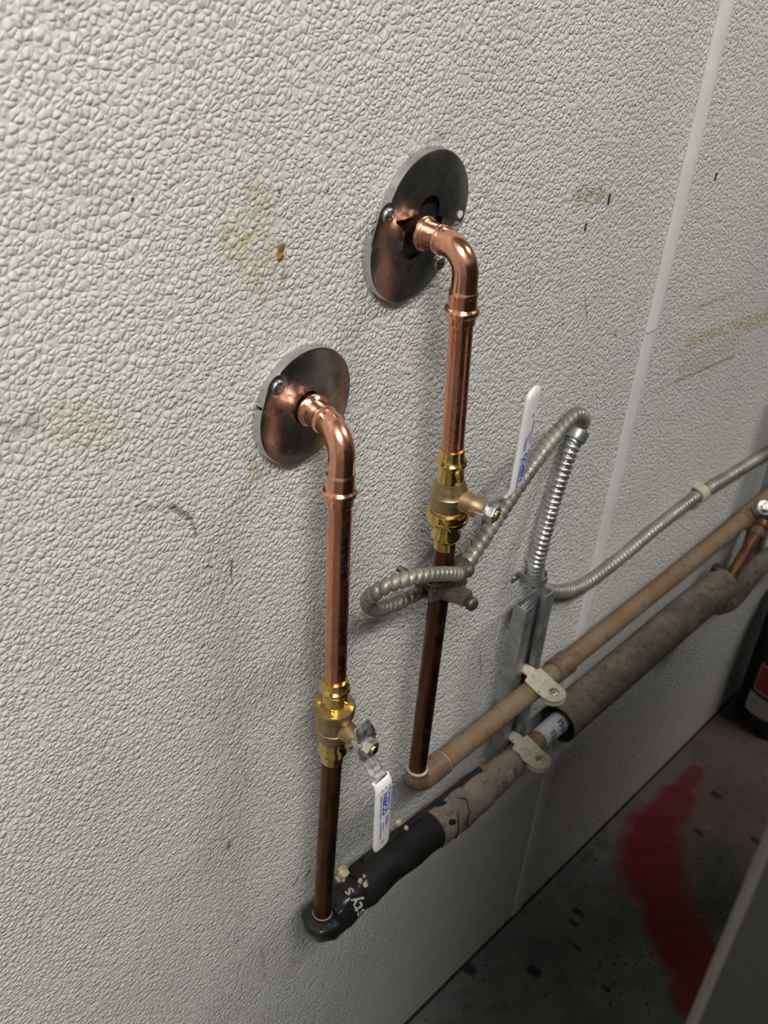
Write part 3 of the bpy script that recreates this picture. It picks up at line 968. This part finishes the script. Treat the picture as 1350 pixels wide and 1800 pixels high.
# thick dusty sleeve
ts = thing('pipe_insulation', (0.50, -DP, 0.645), 'thick dusty grey brown foam sleeve on the lower pipe right of the strut', 'insulation')
RS = 0.0310
pp = smooth_path([(0.500, -DP, 0.6785), (0.7, -DP, 0.678), (0.9, -DP, 0.679), (1.003, -DP, 0.675)], 0.008)
m = MB()
rg = []
for i, p in enumerate(pp):
    rg.append([p + V((0, math.cos(2 * PI * k / 44), math.sin(2 * PI * k / 44))) * RS * (1 + 0.02 * noise.noise(p * 30 + V((0, k * 0.1, 0)))) for k in range(44)])
# turned-in far end and open hollow near end
last = pp[-1]
rg.append([last + V((0.004, 0, 0)) + V((0, math.cos(2 * PI * k / 44), math.sin(2 * PI * k / 44))) * RS * 0.93 for k in range(44)])
rg.append([last + V((0.0055, 0, 0)) + V((0, math.cos(2 * PI * k / 44), math.sin(2 * PI * k / 44))) * 0.016 for k in range(44)])
m.rings(rg, cap=False)
m.build('outer_skin', M['dust_sleeve'], ts, ang=60)
m = MB()
p0 = pp[0]
rg = [[p0 + V((dx, 0, 0)) + V((0, math.cos(2 * PI * k / 44), math.sin(2 * PI * k / 44))) * r for k in range(44)] for dx, r in ((0.0, RS), (-0.0008, RS - 0.0015), (0.0, RS - 0.004), (0.004, RS - 0.0055), (0.05, RS - 0.009), (0.05, 0.015))]
m.rings(rg, cap=False)
m.build('foam_bore', M['black'], ts, ang=60)

# ------------------------------------------------------------------ strut channels
SD0, SD1 = 0.030, 0.051


def strut(label, xl, xr, z0, z1, slotted=True):
    s_ = thing('strut_channel', ((xl + xr) / 2, 0, z0), label, 'bracket', 'galvanized strut channels')
    t_ = 0.0024
    lip = 0.0185
    hook = 0.0085
    out = [(xl, -SD0), (xl, -SD1), (xl + lip, -SD1), (xl + lip, -SD1 + hook), (xl + lip - t_, -SD1 + hook), (xl + lip - t_, -SD1 + t_), (xl + t_, -SD1 + t_), (xl + t_, -SD0 - t_),
           (xr - t_, -SD0 - t_), (xr - t_, -SD1 + t_), (xr - lip + t_, -SD1 + t_), (xr - lip + t_, -SD1 + hook), (xr - lip, -SD1 + hook), (xr - lip, -SD1), (xr, -SD1), (xr, -SD0)]
    m = MB()
    n = len(out)
    vs = [V((x, y, z0)) for x, y in out] + [V((x, y, z1)) for x, y in out]
    fs = [(k, (k + 1) % n, n + (k + 1) % n, n + k) for k in range(n)]
    # end faces split into convex strips
    for b in (0, n):
        for q in ((0, 1, 6, 7), (1, 2, 5, 6), (2, 3, 4, 5), (0, 7, 8, 15), (8, 9, 14, 15), (9, 10, 13, 14), (10, 11, 12, 13)):
            fs.append(tuple(b + i for i in q))
    m.add(vs, fs)
    m.build('channel', M['galv'], s_, bevel=0.0007, ang=30)
    for zz in (z0 + 0.05, z1 - 0.05):
        MB().lathe([(0, 0.0055), (SD0 - 0.0002, 0.0055)], V((xr - 0.008, 0, zz)), (0, -1, 0), 12).build('standoff', M['galv'], s_)
    return s_


st1 = strut('galvanized slotted strut channel below the flexible conduit, left of the wall seam', 0.374, 0.4375, 0.655, 0.963)
st2 = strut('galvanized strut channel at the right edge of the photo', 1.150, 1.214, 0.62, 1.02)
# bolt with washers inside the top of the first channel
bl = wy(928, 1066, 0.040)
for j, (r_, z_, mt) in enumerate(((0.0125, 0.0, 'galv'), (0.0090, 0.002, 'steel'), (0.0056, 0.004, 'zinc'))):
    MB().lathe([(z_, r_), (z_ + 0.002, r_), (z_ + 0.0025, r_ - 0.0008), (z_ + 0.0025, 0.0022)], V((0.402, -0.0325, 0.940)), (0, -1, 0), 24 if j < 2 else 6).build(('fender_washer', 'lock_washer', 'bolt_head')[j], M[mt], st1, ang=40)


# ------------------------------------------------------------------ strut pipe clamps
def strut_clamp(label, xc, zc, zt):
    c = thing('pipe_clamp', (xc, -SD1, zc), label, 'clamp', 'dusty strut pipe clamps')
    r = RH + 0.0016
    # upper half: tongue in the slot, plate over the pipe, rounded ear in front
    prof = [(-0.040, zc + r + 0.004), (-0.052, zc + r + 0.005), (-0.0575, zc + r + 0.0035), (-0.0590, zc + r + 0.003), (-0.075, zc + r - 0.002), (-0.083, zc + r - 0.0045)]
    half = [0.0085, 0.0090, 0.0095, 0.0180, 0.0185, 0.0180]
    ye = -0.0955
    er = 0.0178
    for k in range(0, 11):
        q = PI / 2 * k / 10
        prof.append((ye - er * math.sin(q) if k else ye, zc + r - 0.006))
        half.append(max(er * math.cos(q), 0.0008))
    MB().strip(prof, xc, half, 0.0030).build('upper_half', M['clamp'], c, bevel=0.0004, ang=35)
    # lower half: under the pipe and up to its own ear
    prof = [(-0.040, zc - r - 0.003), (-0.052, zc - r - 0.003)]
    for k in range(9):
        q = math.radians(-100 - 75 * k / 8)
        prof.append((-DP + (r + 0.001) * math.cos(q), zc + (r + 0.001) * math.sin(q)))
    zl = zc + r - 0.0135
    prof += [(-0.0850, zl - 0.002), (-0.0865, zl)]
    half = [0.0085, 0.010] + [0.0155] * 9 + [0.0155, 0.0155]
    for k in range(0, 11):
        q = PI / 2 * k / 10
        prof.append((ye - er * math.sin(q) if k else ye, zl))
        half.append(max(er * math.cos(q), 0.0008))
    MB().strip(prof, xc + 0.001, half, 0.0024).build('lower_half', M['clamp'], c, bevel=0.0004, ang=35)
    top = V((xc + 0.001, ye - 0.001, zc + r - 0.006 + 0.0012))
    screw(c, top, (0, 0, 1), 0.0072, M['zinc'], 'slot', 'bolt_head')
    MB().lathe([(0, 0.0028), (0.024, 0.0028), (0.025, 0.0018)], top, (0, 0, -1), 14).build('bolt_shank', M['zinc'], c)
    MB().lathe([(0.0125, 0.0058), (0.0165, 0.0058)], top, (0, 0, -1), 6).build('nut', M['zinc'], c, smooth=False)
    return c


strut_clamp('dusty zinc strut clamp holding the upper horizontal copper pipe', 0.4080, ZH, 0)
strut_clamp('dusty zinc strut clamp holding the lower taped pipe', 0.4100, 0.6807, 0)


# ------------------------------------------------------------------ armoured cable
def cable_mesh(path, pitch, r0, amp, seg=22, per=7, lean=1.0):
    m = MB()
    P = smooth_path(path, 0.0008)
    n = len(P)
    T = [(P[min(i + 2, n - 1)] - P[max(i - 2, 0)]).normalized() for i in range(n)]
    X = V((0, 0, 1)) if abs(T[0].z) < 0.9 else V((0, 1, 0))
    rg = []
    s_ = 0.0
    ph = 0.0
    for i in range(n):
        X = (X - T[i] * X.dot(T[i])).normalized()
        Y = T[i].cross(X)
        if i:
            ds = (P[i] - P[i - 1]).length
            s_ += ds
            ph += ds / (pitch(P[i]) if callable(pitch) else pitch)
        ring = []
        for k in range(seg):
            q = 2 * PI * k / seg
            u = (ph + lean * k / seg) % 1.0
            # rounded crown, narrow valley
            wv = 1 - abs(2 * u - 1) ** 2.6
            ring.append(P[i] + (X * math.cos(q) + Y * math.sin(q)) * (r0 - amp + amp * wv))
        rg.append(ring)
    return m.rings(rg)


def pts(lst):
    return [wy(a, b, d) for a, b, d in lst]


cb = thing('armored_cable', wy(945, 1022, 0.022), 'metal armored cable looping from the pipe ground clamp up and along the wall', 'cable')
loop = pts([(752, 1030, 0.050), (735, 1042, 0.047), (712, 1053, 0.046), (688, 1064, 0.046), (668, 1070, 0.049), (652, 1069, 0.056), (646, 1058, 0.066), (655, 1046, 0.078), (676, 1032, 0.088), (703, 1020, 0.094), (738, 1012, 0.0975), (770, 1009, 0.0965), (795, 1009, 0.093), (806, 1010, 0.090)])
cable_mesh(loop, 0.0098, 0.0081, 0.0027).build('loop_armor', M['armor'], cb, ang=60)
up_run = pts([(818, 992, 0.083), (835, 968, 0.078), (868, 918, 0.070), (905, 862, 0.060), (940, 812, 0.050), (972, 770, 0.042), (996, 742, 0.037), (1012, 729, 0.032), (1024, 731, 0.026), (1025, 744, 0.021), (1016, 762, 0.018)])
cable_mesh(up_run, 0.0112, 0.0092, 0.0036).build('rising_armor', M['armor'], cb, ang=60)
down_run = pts([(1016, 762, 0.018), (1003, 787, 0.019), (990, 822, 0.021), (976, 866, 0.023), (962, 915, 0.025), (951, 955, 0.026), (943, 990, 0.025), (943, 1012, 0.023)])
cable_mesh(down_run, 0.0073, 0.0116, 0.0030).build('falling_armor', M['armor_clean'], cb, ang=60)
wall_run = pts([(943, 1012, 0.023), (946, 1026, 0.021), (957, 1036, 0.018), (975, 1040, 0.015), (1000, 1038, 0.013), (1030, 1025, 0.012), (1065, 1000, 0.012), (1105, 968, 0.012), (1150, 930, 0.012), (1195, 894, 0.012), (1230, 868, 0.012), (1285, 834, 0.012), (1350, 794, 0.012), (1400, 764, 0.012)])
cable_mesh(wall_run, 0.0086, 0.0106, 0.0028).build('wall_armor', M['armor'], cb, ang=60)


# straps that hold the cable
def strap(label, P, T, r, ear_dir, wdt=0.012, ears=(1,)):
    smat = M['galv'] if ears else M['clamp']
    s_ = thing('cable_strap', P, label, 'strap', 'cable straps on the wall')
    T = V(T).normalized()
    n = V((0, -1, 0))
    n = (n - T * n.dot(T)).normalized()
    e = n.cross(T)
    if e.dot(V(ear_dir)) < 0:
        e = -e
    # saddle: half hoop from wall to wall round the cable
    rg = []
    hgt = -P.y
    prof = [(-r, -hgt + 0.0008)] + [(-r * math.cos(q), r * math.sin(q)) for q in [PI * k / 16 for k in range(17)]] + [(r, -hgt + 0.0008)]
    for a, b in prof:
        c = P + e * a + n * b
        o = (e * a + n * max(b, 0)).normalized() * (0.0016 if ears else 0.003)
        rg.append([c - T * wdt / 2, c + T * wdt / 2, c + T * wdt / 2 + o, c - T * wdt / 2 + o])
    MB().rings(rg).build('saddle', smat, s_, bevel=0.0004, ang=40)
    for sg in ears:
        c = P + e * sg * (r + 0.009)
        c.y = -0.0004
        Mx = Matrix(((T.x, (e * sg).x, 0, c.x), (0, 0, -1, c.y), (T.z, (e * sg).z, 0, c.z), (0, 0, 0, 1)))
        hw = wdt / 2 + 0.001
        out = [(-hw, -0.010), (hw, -0.010)] + [(hw * math.cos(q), 0.001 + hw * math.sin(q)) for q in [PI * k / 10 for k in range(11)]]
        MB().prism(out, Mx, 0.0018).build('ear', M['galv'], s_, bevel=0.0003)
        screw(s_, (c.x, -0.0022, c.z), (0, -1, 0), 0.0048, M['zinc'])
    return s_


p_ = wy(1014, 764, 0.018)
strap('metal strap at the top bend of the armored cable', p_, down_run[1] - down_run[0], 0.0124, (1, 0, 0), 0.014, (1, -1))
p_ = wy(944, 1014, 0.0225)
strap('metal strap holding the armored cable just above the strut channel', p_, (0.15, 0, -1), 0.0126, (-1, 0, 0), 0.012, (1,))
p_ = wy(1229, 869, 0.012)
strap('metal strap on the armored cable along the wall right of the seam', p_, wy(1285, 834, 0.012) - wy(1195, 894, 0.012), 0.0118, (0, 0, 1), 0.022, ())

# ------------------------------------------------------------------ ground clamp on the right pipe
zc = 1.142
xc = P2.lerp(P2a, (zc - P2.z) / (P2a.z - P2.z)).x
gc = thing('ground_clamp', (xc, -DP, zc), 'dark bronze ground clamp with bolts fixed round the right pipe', 'clamp')
# two jaws across the pipe (along x), bolted through in y
for sgn, nm in ((1, 'back_jaw'), (-1, 'front_jaw')):
    y0 = -DP + sgn * 0.0075
    out = [(-0.026, 0.000), (-0.026, 0.006), (-0.012, 0.0105), (0.012, 0.0105), (0.022, 0.007), (0.022, 0.000)] + [(0.0118 * math.cos(q), 0.0075 - 0.0118 * math.sin(q) if False else max(0.0, 0.0118 * math.sin(q) - 0.0040)) for q in [PI * k / 10 for k in range(11)]]
    out = [(a, b * sgn) for a, b in out]
    if sgn > 0:
        out = out[::-1]
    Mx = Matrix(((1, 0, 0, xc), (0, 1, 0, -DP + sgn * 0.004), (0, 0, 1, zc - 0.010), (0, 0, 0, 1)))
    MB().prism(out, Mx, 0.020).build(nm, M['bronze'], gc, bevel=0.0012, ang=40)
# long threaded bolt towards the wall
m = MB()
tb = V((xc - 0.022, -DP - 0.012, zc + 0.004))
prof = []
for i in range(46):
    prof.append((i * 0.0012, 0.0042 if i % 2 else 0.0035))
m.lathe(prof, tb, (0, 1, 0), 14)
m.build('threaded_bolt', M['bolt_dark'], gc, ang=20)
# heavy lug arm reaching out to the front right with its bolt
a0 = V((xc + 0.004, -DP - 0.004, zc - 0.012))
a1 = wy(823, 1058, 0.106)
ad = (a1 - a0).normalized()
sd = ad.cross(V((0, 0, 1))).normalized()
upv = sd.cross(ad)
Mx = Matrix(((sd.x, ad.x, upv.x, a0.x), (sd.y, ad.y, upv.y, a0.y), (sd.z, ad.z, upv.z, a0.z), (0, 0, 0, 1)))
LA = (a1 - a0).length
MB().prism([(-0.015, -0.012), (0.015, -0.012), (0.013, LA * 0.45), (0.0085, LA * 0.75), (0.0085, LA), (-0.0085, LA), (-0.0085, LA * 0.75), (-0.013, LA * 0.45)], Matrix.Translation(V((0, 0, -0.004))) @ Mx, 0.014).build('lug_arm', M['bronze'], gc, bevel=0.002, ang=40)
MB().lathe([(-0.004, 0.0060), (0.003, 0.0064), (0.0035, 0.0078), (0.007, 0.0076), (0.0095, 0.0058), (0.0105, 0.002)], a1, ad, 20).build('bolt_head', M['bolt_dark'], gc, ang=40)
# hub that takes the armour, with its set screw
hb = wy(811, 1002, 0.086)
hd = (up_run[0] - loop[-1]).normalized()
MB().lathe([(-0.013, 0.0088), (-0.012, 0.0102), (0.0, 0.0106), (0.008, 0.0100), (0.012, 0.0088)], hb, hd, 24).build('cable_hub', M['bronze'], gc, ang=40)
sb = wy(826, 1004, 0.094)
MB().lathe([(-0.012, 0.0082), (-0.003, 0.0086), (0.0, 0.0074), (0.0012, 0.0068), (0.0034, 0.0052), (0.0042, 0.002)], sb, (0.35, -0.9, -0.1), 20).build('set_screw', M['bolt_dark'], gc, ang=40)
tb2 = wy(815, 982, 0.074)
MB().lathe([(-0.010, 0.0062), (0.0, 0.0066), (0.004, 0.0060), (0.006, 0.003)], tb2, (0.2, -0.6, 0.6), 18).build('bolt_head', M['bolt_dark'], gc, ang=40)
MB().lathe([(-0.008, 0.0092), (-0.006, 0.0098), (0.010, 0.0098), (0.012, 0.0088)], wy(749, 1033, 0.052), (loop[0] - loop[2]).normalized(), 20).build('cable_connector', M['bolt_dark'], gc, ang=40)
br0, br1 = wy(814, 1015, 0.082), V((xc + 0.012, -DP - 0.010, zc - 0.004))
MB().tube([br0, br0.lerp(br1, 0.5), br1], [0.008, 0.009, 0.010], 14).build('hub_neck', M['bronze'], gc, ang=40)

# ------------------------------------------------------------------ branch at the right end
bu = thing('branch_pipe', (1.03, -DP, 0.66), 'rusty brown bare pipe slanting up from the thick sleeve to the upper run', 'pipe')
q0, q1 = wy(1278, 1024, 0.0666), wy(1333, 934, 0.0666)
MB().tube([q0 - (q1 - q0) * 0.25, q0, q1, q1 + (q1 - q0) * 0.18], 0.0108, 24).build('tube', M['rust_pipe'], bu)
MB().lathe([(-0.008, 0.0126), (-0.007, 0.0135), (0.006, 0.0138), (0.007, 0.0126)], q1, (q1 - q0), 24).build('collar', M['elbow_old'], bu, ang=40)
MB().lathe([(0, 0.0138), (0.003, 0.0150), (0.012, 0.0150), (0.0125, 0.012)], q1 + (q1 - q0).normalized() * 0.010, (q1 - q0), 24).build('collar', M['rust_pipe'], bu, ang=40)
bi = thing('pipe_insulation', wy(1285, 1068, 0.0666), 'thin dusty insulation bending up behind the thick sleeve at the right edge', 'insulation')
pb = smooth_path(pts([(1262, 1063, 0.060), (1279, 1057, 0.063), (1294, 1043, 0.066), (1309, 1022, 0.068), (1329, 999, 0.069), (1352, 981, 0.069), (1385, 960, 0.068), (1440, 925, 0.066)]), 0.004)
MB().tube(pb, [0.0195] * len(pb), 32, wobble=wob(30, 0.10, 5.0)).build('sleeve', M['dust_sleeve'], bi, ang=60)
dk = wy(1263, 1003, 0.052)
ec = thing('end_cap', dk, 'dark round cap behind the end of the thick foam sleeve', 'cap')
MB().lathe([(0, 0.0145), (0.018, 0.0155), (0.020, 0.0148), (0.0205, 0.009)], dk - V((0.004, 0, 0.012)), (0.1, -0.2, 1), 24).build('rim', M['bolt_dark'], ec, ang=40)
MB().lathe([(-0.016, 0.011), (0.0, 0.0125)], dk - V((0.004, 0, 0.012)), (0.1, -0.2, 1), 24).build('neck', M['foam'], ec, ang=40)
# shiny clamp boss at the far end of the upper run
fc = wy(1343, 893, 0.090)
fb = thing('pipe_clamp', fc, 'shiny metal clamp bolt on the upper pipe at the right edge of the photo', 'clamp')
MB().lathe([(-0.014, 0.0150), (-0.004, 0.0165), (0.0, 0.0160), (0.003, 0.0130), (0.0035, 0.003)], fc, (-0.35, -0.55, 0.75), 24).build('boss', M['zinc'], fb, ang=40)
MB().lathe([(0.003, 0.0085), (0.009, 0.0082), (0.010, 0.006)], fc, (-0.35, -0.55, 0.75), 6).build('hex_bolt', M['steel'], fb, smooth=False)
MB().strip([(-0.050, ZH + 0.020), (-DP, ZH + 0.0195), (-0.085, ZH + 0.012), (-0.094, ZH + 0.004), (-0.108, ZH + 0.003)], 1.180, [0.012, 0.015, 0.015, 0.014, 0.012], 0.003).build('strap', M['clamp'], fb, bevel=0.0004)
MB().strip([(-0.050, ZH - 0.020), (-DP, ZH - 0.0195), (-0.085, ZH - 0.012), (-0.094, ZH - 0.006), (-0.108, ZH - 0.005)], 1.180, [0.012, 0.015, 0.015, 0.014, 0.012], 0.003).build('strap', M['clamp'], fb, bevel=0.0004)

# ------------------------------------------------------------------ black cylinder on the floor at the right
RB = 0.085
# left foot of its silhouette meets the floor about pixel (1300, 1222)
bc = fz(1297, 1213) + V((-0.03, -0.05, 0))
bc.y = min(bc.y, -RB - 0.012)
bt = thing('gas_cylinder', bc, 'black cylinder with red and white labels standing on the floor at the right', 'cylinder')
MB().lathe([(0.0, 0.060), (0.003, 0.070), (0.012, 0.080), (0.028, RB), (0.36, RB), (0.40, 0.078), (0.43, 0.055), (0.445, 0.030), (0.47, 0.026), (0.475, 0.020)], bc, (0, 0, 1), 48).build('body', M['bottle'], bt, ang=50)
MB().lathe([(0.475, 0.012), (0.49, 0.014), (0.51, 0.014), (0.515, 0.010)], bc, (0, 0, 1), 20).build('valve', M['brass'], bt, ang=40)


def band(name, z0, z1, a0, a1, mat, dr):
    rg = []
    for k in range(25):
        a = math.radians(a0 + (a1 - a0) * k / 24)
        d = V((math.cos(a), math.sin(a), 0))
        rg.append([bc + d * (RB + dr) + V((0, 0, z0)), bc + d * (RB + dr) + V((0, 0, z1)), bc + d * (RB + dr - 0.0002) + V((0, 0, z1)), bc + d * (RB + dr - 0.0002) + V((0, 0, z0))])
    return MB().rings(rg).build(name, mat, bt, ang=60)


band('white_label', 0.060, 0.115, 150, 262, M['label_white'], 0.0005)
band('label_border', 0.125, 0.205, 155, 262, M['label_white'], 0.0005)
band('red_label', 0.129, 0.201, 157, 262, M['label_red'], 0.0008)

# ------------------------------------------------------------------ tall dark cabinet at the right of the aisle
EX, EY, CH = -0.262, -0.5525, 1.675
cbn = thing('tall_cabinet', (0.52, -0.9, 0), 'tall dark grey steel cabinet corner close by at the bottom right', 'cabinet')
MB().box((EX + 0.002, -1.25, 0.04), (1.30, EY - 0.002, CH)).build('body', M['cabinet'], cbn, bevel=0.002)
MB().lathe([(0.03, 0.0030), (CH + 0.002, 0.0030)], V((EX + 0.0035, EY - 0.0035, 0)), (0, 0, 1), 20).build('edge_highlight', M['cab_edge'], cbn)  # added paler rod, paints the highlight along the rounded cabinet edge
MB().box((EX + 0.03, -1.22, 0.0), (1.27, EY - 0.03, 0.04)).build('plinth', M['dark_gap'], cbn, smooth=False)
